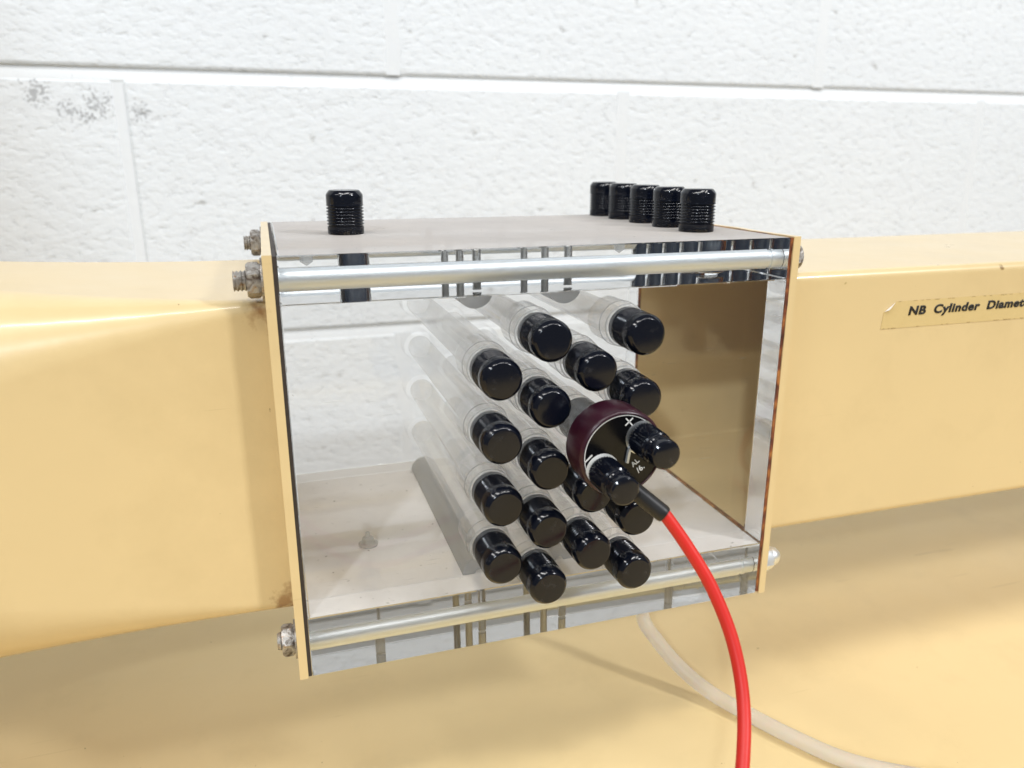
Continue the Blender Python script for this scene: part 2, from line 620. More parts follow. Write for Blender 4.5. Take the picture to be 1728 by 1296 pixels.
def add_box(bm, x0, x1, y0, y1, z0, z1, bevel=0.0, seg=1):
    g = bmesh.ops.create_cube(bm, size=1.0)
    vs = g['verts']
    for v in vs:
        v.co = Vector((x0 + (v.co.x + .5) * (x1 - x0), y0 + (v.co.y + .5) * (y1 - y0), z0 + (v.co.z + .5) * (z1 - z0)))
    if bevel:
        es = list({e for v in vs for e in v.link_edges})
        bmesh.ops.bevel(bm, geom=es, offset=bevel, segments=seg, affect='EDGES', profile=0.5)
    return bm


def box_bm(*a, **k):
    return add_box(bmesh.new(), *a, **k)


AX = {'x': Matrix(((0, 0, 1), (1, 0, 0), (0, 1, 0))), 'y': Matrix(((1, 0, 0), (0, 0, -1), (0, 1, 0))), 'z': Matrix.Identity(3)}
AX['-x'] = Matrix(((0, 0, -1), (-1, 0, 0), (0, 1, 0)))


def add_lathe(bm, prof, seg=48, axis='z', org=(0, 0, 0), knurl=None):
    """prof: (radius, height) pairs. axis 'y' points towards the camera (-y)."""
    m = AX[axis]
    org = Vector(org)
    rings = []
    for (r, h) in prof:
        if r <= 1e-6:
            rings.append([bm.verts.new(m @ Vector((0, 0, h)) + org)])
            continue
        ring = []
        for i in range(seg):
            a = 2 * math.pi * i / seg
            rr = r
            if knurl and knurl[0] <= h <= knurl[1] and i % 2:
                rr = r - knurl[2]
            ring.append(bm.verts.new(m @ Vector((rr * math.cos(a), rr * math.sin(a), h)) + org))
        rings.append(ring)
    for a, b in zip(rings[:-1], rings[1:]):
        if len(a) == 1 and len(b) == 1:
            continue
        for i in range(seg):
            j = (i + 1) % seg
            if len(a) == 1:
                bm.faces.new((a[0], b[i], b[j]))
            elif len(b) == 1:
                bm.faces.new((a[i], a[j], b[0]))
            else:
                bm.faces.new((a[i], a[j], b[j], b[i]))
    return bm


def lathe_bm(*a, **k):
    return add_lathe(bmesh.new(), *a, **k)


def catmull(pts, n=10):
    pts = [Vector(p) for p in pts]
    P = [2 * pts[0] - pts[1]] + pts + [2 * pts[-1] - pts[-2]]
    out = []
    for i in range(1, len(P) - 2):
        for k in range(n):
            t = k / n
            a, b, c, d = P[i - 1:i + 3]
            out.append(0.5 * ((2 * b) + (c - a) * t + (2 * a - 5 * b + 4 * c - d) * t * t + (3 * b - a - 3 * c + d) * t ** 3))
    out.append(pts[-1])
    return out


def tube_bm(path, radius, seg=20):
    bm = bmesh.new()
    n = len(path)
    rad = radius if callable(radius) else (lambda t: radius)
    prev = None
    rings = []
    for i, p in enumerate(path):
        t = (path[min(i + 1, n - 1)] - path[max(i - 1, 0)]).normalized()
        if prev is None:
            u = t.orthogonal().normalized()
        else:
            u = (prev - t * prev.dot(t)).normalized()
        prev = u
        w = t.cross(u)
        r = rad(i / (n - 1))
        rings.append([bm.verts.new(p + r * (math.cos(2 * math.pi * k / seg) * u + math.sin(2 * math.pi * k / seg) * w)) for k in range(seg)])
    for a, b in zip(rings[:-1], rings[1:]):
        for k in range(seg):
            j = (k + 1) % seg
            bm.faces.new((a[k], a[j], b[j], b[k]))
    bm.faces.new(rings[0][::-1])
    bm.faces.new(rings[-1])
    return bm


def ring_plate(x0, x1, oy0, oy1, oz0, oz1, iy0, iy1, iz0, iz1, wob=0.0):
    """rectangular flange/gasket lying across x with a rectangular opening"""
    bm = bmesh.new()
    N = 24

    def loop(y0, y1, z0, z1, x, w):
        pts = []
        cs = [(y0, z0), (y1, z0), (y1, z1), (y0, z1)]
        for a in range(4):
            p, q = cs[a], cs[(a + 1) % 4]
            for k in range(N):
                t = k / N
                y, z = p[0] + (q[0] - p[0]) * t, p[1] + (q[1] - p[1]) * t
                if w and 0 < t < 1:
                    d = (noise.noise(Vector((y * .09, z * .09, 3.1 + x0))) * w)
                    if a in (0, 2):
                        z += d
                    else:
                        y += d
                pts.append(bm.verts.new((x, y, z)))
        return pts
    o0, o1 = loop(oy0, oy1, oz0, oz1, x0, wob), loop(oy0, oy1, oz0, oz1, x1, wob)
    i0, i1 = loop(iy0, iy1, iz0, iz1, x0, 0), loop(iy0, iy1, iz0, iz1, x1, 0)
    n = 4 * N
    for k in range(n):
        j = (k + 1) % n
        bm.faces.new((o0[k], o0[j], o1[j], o1[k]))
        bm.faces.new((i0[k], i1[k], i1[j], i0[j]))
        bm.faces.new((o0[k], i0[k], i0[j], o0[j]))
        bm.faces.new((o1[k], o1[j], i1[j], i1[k]))
    return bm


# ------------------------------------------------------------------ dimensions (mm): x along duct, y away from camera, z up; z = 0 top of box
W, D, H, TT, TB, TP = 200.0, 145.5, 162.8, 16.8, 25.6, 12.8
BZ = -250.0      # bench surface
WY = 467.0       # wall face
COLX = [71.1, 89.3, 107.4, 125.6]
PZ, Z0 = 24.1, -30.5

# ------------------------------------------------------------------ the wall: painted concrete blocks, recessed mortar
wall = bpy.data.objects.new('wall', None)
col.objects.link(wall)
wall.location = Vector((100, WY, BZ)) * MM
wall['kind'] = 'structure'
wall['label'] = 'white painted concrete block wall behind the ducts'


def block_mesh(v):
    bm = box_bm(-221.0, 221.0, 0, 80, -108, 108, bevel=2.6, seg=2)
    for q in bm.verts:
        if q.co.y < 40:
            q.co += 0.7 * noise.noise_vector(q.co * 0.013 + Vector((v * 9.1, 0, 0)))
    return to_mesh('block', bm, M['block'], 12)


bmeshes = [block_mesh(v) for v in range(4)]
zj = 96.6   # bed joint at the top of the photo
mort = box_bm(-1500, 1900, WY + 6, WY + 90, -850, 1000)
for row in range(-4, 4):
    zc = zj + 112.5 + row * 225
    off = 117.3 + 225 if row % 2 == 0 else 117.3
    for i in range(-4, 4):
        xc = off + i * 450
        put('block', random.choice(bmeshes), wall, (xc - 100, random.uniform(-.5, .5), zc - BZ))
        left = abs(xc + 333) < 40
        yf, hw = (WY + 1.5, 7.0) if left else (WY + 0.05, 8.2)
        prev = None
        for q in range(25):
            z = zc - 108 + q * 9
            wob = [noise.noise(Vector((xc * .01 + c, z * .035, row * 3.7))) * (0.6 if left else 2.6) for c in (0, 5, 9)]
            cur = [mort.verts.new((xc + 225 + dx, y, z)) for dx, y in ((-hw + wob[0], WY + 4), (-hw + 1.6 + wob[0], yf + .25 * wob[2]), (hw - 1.6 + wob[1], yf - .2 * wob[2]), (hw + wob[1], WY + 4))]
            if prev:
                for k in range(3):
                    mort.faces.new((prev[k], prev[k + 1], cur[k + 1], cur[k]))
            prev = cur
    # bed joint struck on a slope: deep under the upper course, nearly flush below
    z0, z1 = zc - 118, zc - 107
    for xa in range(-1500, 1900, 170):
        p = [(WY + 6.1, z0), (WY + 1.0, z0), (WY + 1.4, z0 + 3.4), (WY + 3.4, z1), (WY + 6.1, z1)]
        A = [mort.verts.new((xa, y, z)) for y, z in p]
        B = [mort.verts.new((xa + 169.9, y, z)) for y, z in p]
        for k in range(5):
            j = (k + 1) % 5
            mort.faces.new((A[k], A[j], B[j], B[k]))
        mort.faces.new(A)
        mort.faces.new(B[::-1])
put('mortar', to_mesh('mortar', mort, M['mortar']), wall)

# ------------------------------------------------------------------ bench under the apparatus
bench = thing('bench', 'cream painted bench top below the ducts with their shadows across it', 'bench', (100, -100, BZ - 30))
put('bench_top', to_mesh('bench_top', box_bm(-1100, 1300, -700, 240, BZ - 30, BZ, bevel=2, seg=2), M['bench']), bench)

# ------------------------------------------------------------------ ducts
def section(y0, y1, z0, z1, r, n=8):
    """rounded rectangle in y,z, starting lower front going round"""
    pts = []
    for (cy_, cz_, a0) in ((y0 + r, z0 + r, 180), (y1 - r, z0 + r, 270), (y1 - r, z1 - r, 0), (y0 + r, z1 - r, 90)):
        for k in range(n + 1):
            a = math.radians(a0 + 90 * k / n)
            if k == 0:
                pts.append((cy_ + r * math.cos(a) - 1.2 * math.cos(a + math.pi / 2), cz_ + r * math.sin(a) - 1.2 * math.sin(a + math.pi / 2)))
            pts.append((cy_ + r * math.cos(a), cz_ + r * math.sin(a)))
            if k == n:
                pts.append((cy_ + r * math.cos(a) + 1.2 * math.cos(a + math.pi / 2), cz_ + r * math.sin(a) + 1.2 * math.sin(a + math.pi / 2)))
    return pts


def duct_bm(secs, wall_t=2.0):
    bm = bmesh.new()
    outer, inner = [], []
    for (x, y0, y1, z0, z1, r) in secs:
        outer.append([bm.verts.new((x, a, b)) for a, b in section(y0, y1, z0, z1, r)])
        t = wall_t
        inner.append([bm.verts.new((x, a, b)) for a, b in section(y0 + t, y1 - t, z0 + t, z1 - t, max(r - t, 0.6))])
    n = len(outer[0])
    for S, fl in ((outer, False), (inner, True)):
        for a, b in zip(S[:-1], S[1:]):
            for k in range(n):
                j = (k + 1) % n
                bm.faces.new((a[k], a[j], b[j], b[k]))
    for e in (0, -1):
        for k in range(n):
            j = (k + 1) % n
            bm.faces.new((outer[e][k], outer[e][j], inner[e][j], inner[e][k]))
    return bm


YF, YB, ZT, ZB = 11.0, 134.5, -16.6, -138.7
FL = 3.2
GK = 1.5
FO = (-0.1, D + 0.1, -H - 0.5, 0.35)       # flange outline y0 y1 z0 z1

outlet = thing('duct', 'straight cream square duct with printed strip, right of the clear box', 'duct', (450, 72, BZ))
x0 = W + GK
put('flange', to_mesh('flange', ring_plate(x0, x0 + FL, *FO, YF + 2, YB - 2, ZB + 2, ZT - 2, wob=0.25), M['cream']), outlet)
put('gasket', to_mesh('gasket', ring_plate(W + 0.1, W + GK - 0.05, 0.2, D - 0.2, -H + 0.6, -0.1, YF + 2, YB - 2, ZB + 2, ZT - 2, wob=0.9), M['rust_gasket']), outlet)
xs = [x0 + FL + 0.02 + k * 60 for k in range(14)]
put('duct_body', to_mesh('duct_body', duct_bm([(x, YF, YB, ZB, ZT, 3.6) for x in xs]), M['cream'], 40), outlet)

inlet = thing('duct', 'cream duct with corners rounding outwards, left of the clear box', 'duct', (-200, 72, BZ))
put('flange', to_mesh('flange', ring_plate(-GK - FL, -GK, *FO, YF + 2, YB - 2, ZB + 2, ZT - 2, wob=0.25), M['cream']), inlet)
put('gasket', to_mesh('gasket', ring_plate(-GK + 0.05, -0.1, 0.2, D - 0.2, -H + 0.2, -0.1, YF + 2, YB - 2, ZB + 2, ZT - 2, wob=0.3), M['gasket']), inlet)
secs = []
for k in range(22):
    x = -GK - FL - 0.02 - k * 16
    s = (k * 16) / 118.0
    g = 5.5 * min(s, 1.2) ** 1.6 + max(0, s - 1.2) * 9
    secs.append((x, YF - 1.0 * g, YB + 1.0 * g, ZB - 1.1 * g - 8.0 * min(s, 1.6) ** 1.4, ZT + 1.3 * g, 3.2 + min(48, 34 * s ** 1.25)))
put('duct_body', to_mesh('duct_body', duct_bm(secs), M['cream'], 50), inlet)

# ------------------------------------------------------------------ text helper
def text_mesh(name, body, size, mat, depth=0.02, shear=0.0, offset=0.0, spacing=1.0, word=1.0, align='LEFT'):
    cu = bpy.data.curves.new(name, 'FONT')
    cu.body = body
    cu.size = size * MM
    cu.shear = shear
    cu.bevel_depth = offset * MM
    cu.bevel_resolution = 1
    cu.extrude = depth * MM
    cu.space_character = spacing
    cu.space_word = word
    cu.align_x = align
    o = bpy.data.objects.new(name, cu)
    col.objects.link(o)
    dg = bpy.context.evaluated_depsgraph_get()
    me = bpy.data.meshes.new_from_object(o.evaluated_get(dg))
    bpy.data.objects.remove(o)
    bpy.data.curves.remove(cu)
    me.name = name
    me.materials.clear()
    me.materials.append(mat)
    return me


def face_front(o, x, y, z, ang=0.0):
    """stand flat lettering upright facing the camera side (-y), turned by ang in its plane"""
    m = Matrix.Translation(Vector((x, y, z)) * MM) @ Matrix.Rotation(-ang, 4, 'Y') @ Matrix.Rotation(math.pi / 2, 4, 'X')
    return m


# printed strip on the right duct
strip = bmesh.new()
sx0, sx1, sz0, sz1 = 261.3, 392.0, -44.2, -31.8
outline = [(sx0, sz0), (sx1, sz0 - .2), (sx1, sz1 + .3), (sx0 + 6.8, sz1), (sx0 + 0.6, sz1 - 4.6)]
f = strip.faces.new([strip.verts.new((a, YF - 0.05, b)) for a, b in outline])
g = bmesh.ops.extrude_face_region(strip, geom=[f])
for v in g['geom']:
    if isinstance(v, bmesh.types.BMVert):
        v.co.y -= 0.12
tape = put('printed_strip', to_mesh('printed_strip', strip, M['tape']), outlet)
fold = bmesh.new()
fp = [(sx0 + 0.7, -.3, sz1 - 4.4), (sx0 + 6.4, -.3, sz1 - 0.2), (sx0 + 3.4, -1.3, sz1 - 2.6), (sx0 + 2.4, -1.2, sz1 - 3.6)]
vv = [fold.verts.new((a, YF + b, c)) for a, b, c in fp]
fold.faces.new((vv[0], vv[3], vv[2], vv[1]))
put('curled_corner', to_mesh('curled_corner', fold, pbr('lifted_tape', (0.78, 0.74, 0.70), 0.15), recalc=False), tape)
edge = bmesh.new()
rnd = random.Random(3)
for zz in (sz0 + .1, sz1 - .1):
    x = sx0 + (8 if zz > -35 else 1)
    while x < sx1 - 3:
        L = rnd.uniform(.6, 2.6)
        if rnd.random() < .55:
            add_box(edge, x, x + L, YF - .24, YF - .16, zz - rnd.uniform(.05, .14), zz + rnd.uniform(.05, .12))
        x += L + rnd.uniform(.3, 3.0)
put('grimy_edge', to_mesh('grimy_edge', edge, M['tape_edge']), tape)
lt = put('lettering', text_mesh('lettering', 'NB  Cylinder  Diameter', 5.5, M['black_ink'], 0.01, shear=0.11, offset=0.25, spacing=1.10, word=0.95), None)
lt.matrix_world = face_front(lt, 275.6, YF - 0.20, -38.4, math.radians(0.15)) @ Matrix.Diagonal((1.28, 1, 1, 1))
lt.parent = tape
lt.matrix_parent_inverse = (Matrix.Translation(tape.matrix_parent_inverse.translation) @ Matrix.Translation(outlet.location)).inverted()

# ------------------------------------------------------------------ the clear box
box = thing('test_box', 'clear acrylic box with thick plates bolted between the two cream ducts', 'acrylic box', (100, 72, -H))
G = 0.12


def plate(name, x0, x1, y0, y1, z0, z1):
    bm = box_bm(x0, x1, y0, y1, z0, z1, bevel=0.35)
    me = to_mesh(name, bm, [M['acrylic'], M['slab']], 20)
    for p in me.polygons:
        p.use_smooth = False
        if abs(p.normal.z) > 0.99:
            p.material_index = 1
    return me


put('top_plate', plate('top_plate', G, W - G, 0, D, -TT, 0), box)
put('bottom_plate', plate('bottom_plate', G, W - G, 0, D, -H, -H + TB), box)


def film(name, y0, y1, z, mat):
    bm = bmesh.new()
    bm.faces.new([bm.verts.new(p) for p in ((1, y0, z), (W - 1, y0, z), (W - 1, y1, z), (1, y1, z))])
    return put(name, to_mesh(name, bm, mat), box)


film('dust_film', 0.6, D - 0.6, 0.06, M['dust_top'])
film('dust_film', .4, D - .4, -H + TB + 0.06, M['dust_floor'])

holes = []
for ci, x in enumerate(COLX):
    n = 4 if ci in (0, 2) else 5
    for k in range(n):
        holes.append((ci, k, x, Z0 - (k + (0.5 if ci in (0, 2) else 0.0)) * PZ))


def cut_panel(name, y0, y1, rad):
    base = bpy.data.objects.new(name, to_mesh(name, box_bm(G, W - G, y0, y1, -H + TB + G, -TT - G, bevel=0.25), M['acrylic']))
    cb = bmesh.new()
    for (_, _, x, z) in holes:
        add_lathe(cb, [(0, -1), (rad, -1), (rad, 30), (0, 30)], 40, 'y', (x, y1 + 5, z))
    cutter = bpy.data.objects.new('cutter', to_mesh('cutter', cb, M['acrylic']))
    col.objects.link(base)
    col.objects.link(cutter)
    md = base.modifiers.new('b', 'BOOLEAN')
    md.object = cutter
    md.operation = 'DIFFERENCE'
    md.solver = 'EXACT'
    dg = bpy.context.evaluated_depsgraph_get()
    me = bpy.data.meshes.new_from_object(base.evaluated_get(dg))
    me.name = name
    bpy.data.objects.remove(base)
    bpy.data.objects.remove(cutter)
    bm = bmesh.new()
    bm.from_mesh(me)
    for f in bm.faces:
        f.smooth = abs(f.normal.y) < 0.5 and f.calc_area() < 1e-4
    for e in bm.edges:
        if len(e.link_faces) == 2 and e.calc_face_angle(0) > math.radians(25):
            e.smooth = False
    bm.faces.ensure_lookup_table()
    idx = [1 if abs(f.normal.y) > 0.99 or (abs(f.normal.z) > 0.99 and not f.smooth) or f.smooth else 0 for f in bm.faces]
    bm.to_mesh(me)
    bm.free()
    me.materials.clear()
    me.materials.append(M['acrylic'])
    me.materials.append(M['panel'])
    for p, k in zip(me.polygons, idx):
        p.material_index = k
    return me


put('front_panel', cut_panel('front_panel', 0.02, TP, 8.75), box)
put('back_panel', cut_panel('back_panel', D - TP, D - 0.02, 8.45), box)

rim_me = to_mesh('hole_rim', lathe_bm([(8.7, .01), (9.0, .01), (9.0, .05), (8.7, .05), (8.7, .01)], 48, 'y'), M['rim'])
for (_, _, x, z) in holes:
    put('hole_rim', rim_me, box, (x - 100, -72, z + H))

# half rods fixed to the roof and floor between the columns, with their screws
def half_bm(x, z, sgn, y0, y1, r=7.1):
    bm = bmesh.new()
    n = 20
    hole = 1.7
    loops = []
    for y in (y0, y1):
        o = [bm.verts.new((x + r * math.cos(math.pi * k / n), y, z + sgn * r * math.sin(math.pi * k / n))) for k in range(n + 1)]
        i = [bm.verts.new((x + hole * math.cos(math.pi * k / n), y, z + sgn * hole * math.sin(math.pi * k / n))) for k in range(n + 1)]
        loops.append((o, i))
    (o0, i0), (o1, i1) = loops
    for k in range(n):
        bm.faces.new((o0[k], o0[k + 1], o1[k + 1], o1[k]))
        bm.faces.new((i0[k], i1[k], i1[k + 1], i0[k + 1]))
        bm.faces.new((o0[k], i0[k], i0[k + 1], o0[k + 1]))
        bm.faces.new((o1[k], o1[k + 1], i1[k + 1], i1[k]))
    for k in (0, n):
        bm.faces.new((o0[k], o1[k], i1[k], i0[k]))
    return bm


def screw_prof(L):
    p = [(0, 0), (1.75, 0)]
    h = 0.4
    while h < L - .4:
        p += [(1.75, h), (1.5, h + .25)]
        h += .5
    return p + [(1.75, L), (0, L)]


scr = to_mesh('screw', lathe_bm(screw_prof(15.6), 16), M['steel'])
scr2 = to_mesh('screw', lathe_bm(screw_prof(24.4), 16), M['steel'])
for x in (COLX[0], COLX[2]):
    put('half_rod', to_mesh('half_rod', half_bm(x, -TT - .15, -1, TP + .3, D - TP - .3), M['half_acrylic'], 40), box)
    put('half_rod', to_mesh('half_rod', half_bm(x, -H + TB + .15, 1, TP + .3, D - TP - .3), M['half_acrylic'], 40), box)
    for y in (16, 56.5, 99):
        put('screw', scr, box, (x - 100, y - 72, H - TT + .6))
        put('screw', scr2, box, (x - 100, y - 72, .6))
# drillings in the plates
for (x, y) in ((10, 15), (129, 17), (123, 60)):
    put('drilling', to_mesh('drilling', lathe_bm([(0, -4.9), (2.2, -3.4), (2.2, -0.25), (0, -0.25)], 20, 'z', (x, y, 0)), M['frost']), box)
put('floor_fitting', to_mesh('floor_fitting', lathe_bm([(0, .1), (4.2, .1), (4.4, .9), (2.9, 1.5), (2.6, 3.6), (1.2, 4.2), (.9, 6.4), (0, 6.5)], 28, 'z', (29.6, 52, -H + TB)), M['frost']), box)
for x in (31.5, 178.0):
    zt = -H + TB - .3
    put('pressure_tapping', to_mesh('pressure_tapping', lathe_bm([(0, zt - 24.5), (.75, zt - 24.5), (.75, zt - 11.5), (1.9, zt - 10), (2.2, zt - 8), (2.2, zt), (0, zt)], 20, 'z', (x, 72.8, 0)), M['frost']), box)
    zb = -H - .05
    put('hose_nipple', to_mesh('hose_nipple', lathe_bm([(0, zb), (5.2, zb), (5.2, zb - 3), (2.4, zb - 3.2), (2.4, zb - 6), (3.0, zb - 6.2), (2.2, zb - 9), (2.9, zb - 9.2), (1.9, zb - 13), (0, zb - 13)], 24, 'z', (x, 72.8, 0)), M['steel']), box)

# ------------------------------------------------------------------ black ribbed caps
def cap_profile():
    p = [(0, 0), (7.35, 0), (7.6, .25), (7.62, 3.3)]
    h = 3.5
    for k in range(7):
        p += [(7.12, h), (7.12, h + .32), (7.72, h + .55), (7.74, h + .82), (7.60, h + 1.1)]
        h += 1.28
    p += [(7.62, h + .1), (7.66, 15.7), (7.6, 16.2), (7.4, 16.6), (6.6, 17.65), (6.3, 17.95), (6.0, 18.1), (5.8, 18.12), (0, 18.12)]
    return p


cap_y = to_mesh('cap', lathe_bm(cap_profile(), 56, 'y'), M['black'], 50)
cap_z = to_mesh('cap', lathe_bm(cap_profile(), 56, 'z'), M['black'], 50)
# clear rod: stub in the panel hole, then the body reaching the back panel (local origin on the panel face, +y inwards)
def inward(p):      # profile along +y
    return [(r, -h) for r, h in p]


stub_me = to_mesh('stub', lathe_bm(inward([(0, -5.5), (8.0, -5.5), (8.45, -5.2), (8.5, -4.7), (8.5, 12.0), (8.2, 12.5), (0, 12.5)]), 48, 'y'), [M['stub_acrylic'], M['rim']], 50)
for p in stub_me.polygons:
    if -5.6 * MM < p.center.y < -4.6 * MM and math.hypot(p.center.x, p.center.z) > 7.9 * MM:
        p.material_index = 1
rod_me = to_mesh('rod', lathe_bm(inward([(0, 12.8), (6.2, 12.8), (6.2, 131.8), (5.8, 132.3), (0, 132.3)]), 40, 'y'), M['rod_acrylic'], 50)

colname = {0: 'leftmost column', 1: 'second column', 2: 'third column', 3: 'rightmost column'}
rowname = {4: ['top', 'second', 'third', 'bottom'], 5: ['top', 'second', 'middle', 'fourth', 'bottom']}
special = {
    (2, 2): 'black ribbed cap half hidden under the lower left of the maroon plug',
    (3, 1): 'black ribbed cap touching the upper right rim of the maroon plug',
    (3, 2): 'black ribbed cap hidden directly behind the maroon plug face',
    (3, 3): 'black ribbed cap below the maroon plug, crossed by the black cable sleeve',
}
CAPG = 'black capped clear rods in the front panel'
first = None
for (ci, k, x, z) in holes:
    if (ci, k) == (2, 1):
        continue
    n = 4 if ci in (0, 2) else 5
    lab = special.get((ci, k), 'clear rod with black ribbed cap, %s of the %s in the front panel' % (rowname[n][k], colname[ci]))
    t = thing('capped_rod', lab, 'capped rod', (x, 0, z), CAPG)
    dy = random.uniform(-.5, .5)
    c = put('cap', cap_y, t, (0, -5.6 + dy, 0))
    c.rotation_euler = (random.uniform(-.02, .02), random.uniform(0, 6), random.uniform(-.02, .02))
    s = put('stub', stub_me, t, (0, dy, 0))
    r = put('rod', rod_me, t, (0, dy, 0))

# plugs standing in the top plate
shaft_prof = [(0, -15.9), (5.9, -15.9), (6.3, -15.5), (6.3, -.15), (0, -.15)]
shaft_me = to_mesh('shaft', lathe_bm(shaft_prof, 40), M['shaft'])
TOPG = 'black plugs standing in the top plate'
tops = [((30.0, 71.2), 'black ribbed plug standing alone at the left of the clear top plate')]
for k, wd in enumerate(('nearest', 'second nearest', 'middle', 'second farthest', 'farthest')):
    tops.append(((177.3, 35.8 + 24.83 * k), 'black ribbed plug, %s of the row of five on the top plate' % wd))
for (x, y), lab in tops:
    t = thing('top_plug', lab, 'plug', (x, y, 0), TOPG)
    c = put('cap', cap_z, t, (0, 0, 0.12))
    c.rotation_euler = (random.uniform(-.012, .012), random.uniform(-.012, .012), random.uniform(0, 6))
    put('shaft', shaft_me, t, (0, 0, 0))

# ------------------------------------------------------------------ tie rods with nuts
def hex_prof_bm(af, h, org, axis, rot=0.0, dome=None):
    """hexagon nut whose corners are turned down to a cone, axis along x"""
    bm = bmesh.new()
    m = AX[axis]
    org = Vector(org)
    R = af / math.sqrt(3)
    seg = 48
    prof = [(0.0, 0), (0.86, 0), (1.0, .9), (1.0, h - .9), (0.86, h), (0.5, h)]
    rings = []
    for fr, hh in prof:
        ring = []
        for i in range(seg):
            a = 2 * math.pi * i / seg
            aa = (a % (math.pi / 3)) - math.pi / 6
            rhex = (af / 2) / math.cos(aa)
            rc = R * fr if fr < 1 else rhex
            r = min(rhex, rc) if fr > 0.8 else af / 2 * fr
            ring.append(bm.verts.new(m @ Vector((r * math.cos(a + rot), r * math.sin(a + rot), hh)) + org))
        rings.append(ring)
    rings = rings[1:]
    for a, b in zip(rings[:-1], rings[1:]):
        for i in range(seg):
            j = (i + 1) % seg
            bm.faces.new((a[i], a[j], b[j], b[i]))
    bm.faces.new(rings[0][::-1])
    bm.faces.new(rings[-1])
    if dome:
        add_lathe(bm, [(0, h - .2), (dome - .4, h - .2), (dome, h + .4), (dome * .97, h + 2.2), (dome * .8, h + 4.2), (dome * .5, h + 5.6), (dome * .2, h + 6.1), (0, h + 6.2)], 32, axis, org)
    return bm


def thread_prof(r, a, b, pitch=1.25):
    p = [(0, a), (r * .84, a), (r, a + .5)]
    h = a + .6
    while h < b - pitch:
        p += [(r * .84, h + pitch * .5), (r, h + pitch)]
        h += pitch
    return p + [(r * .84, b), (0, b)]


xl = -GK - FL            # outer face of left flange
xr = W + GK + FL
rods = [
    ('aluminium tie rod along the front edge of the top plate, corroded left nut', 9.0, -8.9, 'nut', 4.3, 'plain'),
    ('aluminium tie rod along the front edge of the bottom plate, bright right dome nut', 9.0, -150.6, 'short', 1.6, 'bright'),
    ('tie rod along the back of the top plate, corroded nut showing beyond the left flange', 135.0, -8.9, 'nut', 3.0, 'plain'),
    ('tie rod along the back edge of the bottom plate', 135.0, -150.6, 'nut', 3.0, 'plain'),
]
for lab, y, z, kind, prot, right in rods:
    t = thing('tie_rod', lab, 'tie rod', (100, y, z), 'tie rods clamping the clear box between the flanges')
    put('rod', to_mesh('rod', lathe_bm([(0, .25), (3.9, .25), (4.0, .5), (4.0, 192.5), (3.6, 192.8), (3.6, 194), (4.05, 194.2), (4.05, 195.2), (3.7, 195.4), (3.7, 199.7), (0, 199.7)], 40, 'x', (0, y, z)), M['alu'], 40), t)
    put('washer', to_mesh('washer', lathe_bm([(0, .1), (7.6, .1), (7.6, .75), (0, .75)], 32, '-x', (xl, y, z)), M['nut']), t)
    put('nut', to_mesh('nut', hex_prof_bm(11.0, 4.7, (xl - .8, y, z), '-x', random.uniform(0.2, 0.6)), M['nut'], 25), t)
    put('stud', to_mesh('stud', lathe_bm(thread_prof(3.6, 5.4, 5.6 + prot), 28, '-x', (xl, y, z)), M['nut'], 25), t)
    rm = M['zinc'] if right == 'bright' else M['nut']
    put('washer', to_mesh('washer', lathe_bm([(0, .1), (7.2, .1), (7.2, .75), (0, .75)], 32, 'x', (xr, y, z)), rm), t)
    if right == 'bright':
        put('dome_nut', to_mesh('dome_nut', hex_prof_bm(11.6, 5.8, (xr + .8, y, z), 'x', 0.12, dome=4.7), rm, 25), t)
    else:
        put('nut', to_mesh('nut', hex_prof_bm(11.0, 4.4, (xr + .8, y, z), 'x', 0.3), rm, 25), t)

# ------------------------------------------------------------------ maroon heater plug with two terminals
HX, HZ = COLX[2], -66.2
heater = thing('heater_plug', 'round maroon plug with black face and two black terminals, in the front panel', 'plug', (HX, 0, HZ))
put('rod', to_mesh('rod', lathe_bm([(0, -136), (6.2, -136), (6.2, -12), (8.5, -12), (8.5, 4), (0, 4)], 40, 'y', (HX, 0, HZ)), M['rod_acrylic'], 40), heater)
put('neck', to_mesh('neck', lathe_bm([(0, 4.2), (8.2, 4.2), (8.7, 4.8), (8.7, 30), (0, 30)], 48, 'y', (HX, 0, HZ)), M['face_black'], 40), heater)
put('body', to_mesh('body', lathe_bm([(0, 29.6), (14.6, 29.6), (15.5, 30.4), (15.6, 31), (15.6, 42.6), (15.4, 43.3), (14.9, 43.9), (14.5, 44.0), (14.3, 43.7), (14.3, 43.0), (0, 43.0)], 96, 'y', (HX, 0, HZ)), M['maroon'], 40), heater)
face = put('face_plate', to_mesh('face_plate', lathe_bm([(0, 42.8), (14.25, 42.8), (14.25, 43.5), (0, 43.5)], 96, 'y', (HX, 0, HZ)), M['face_black'], 40), heater)
FY = -43.5


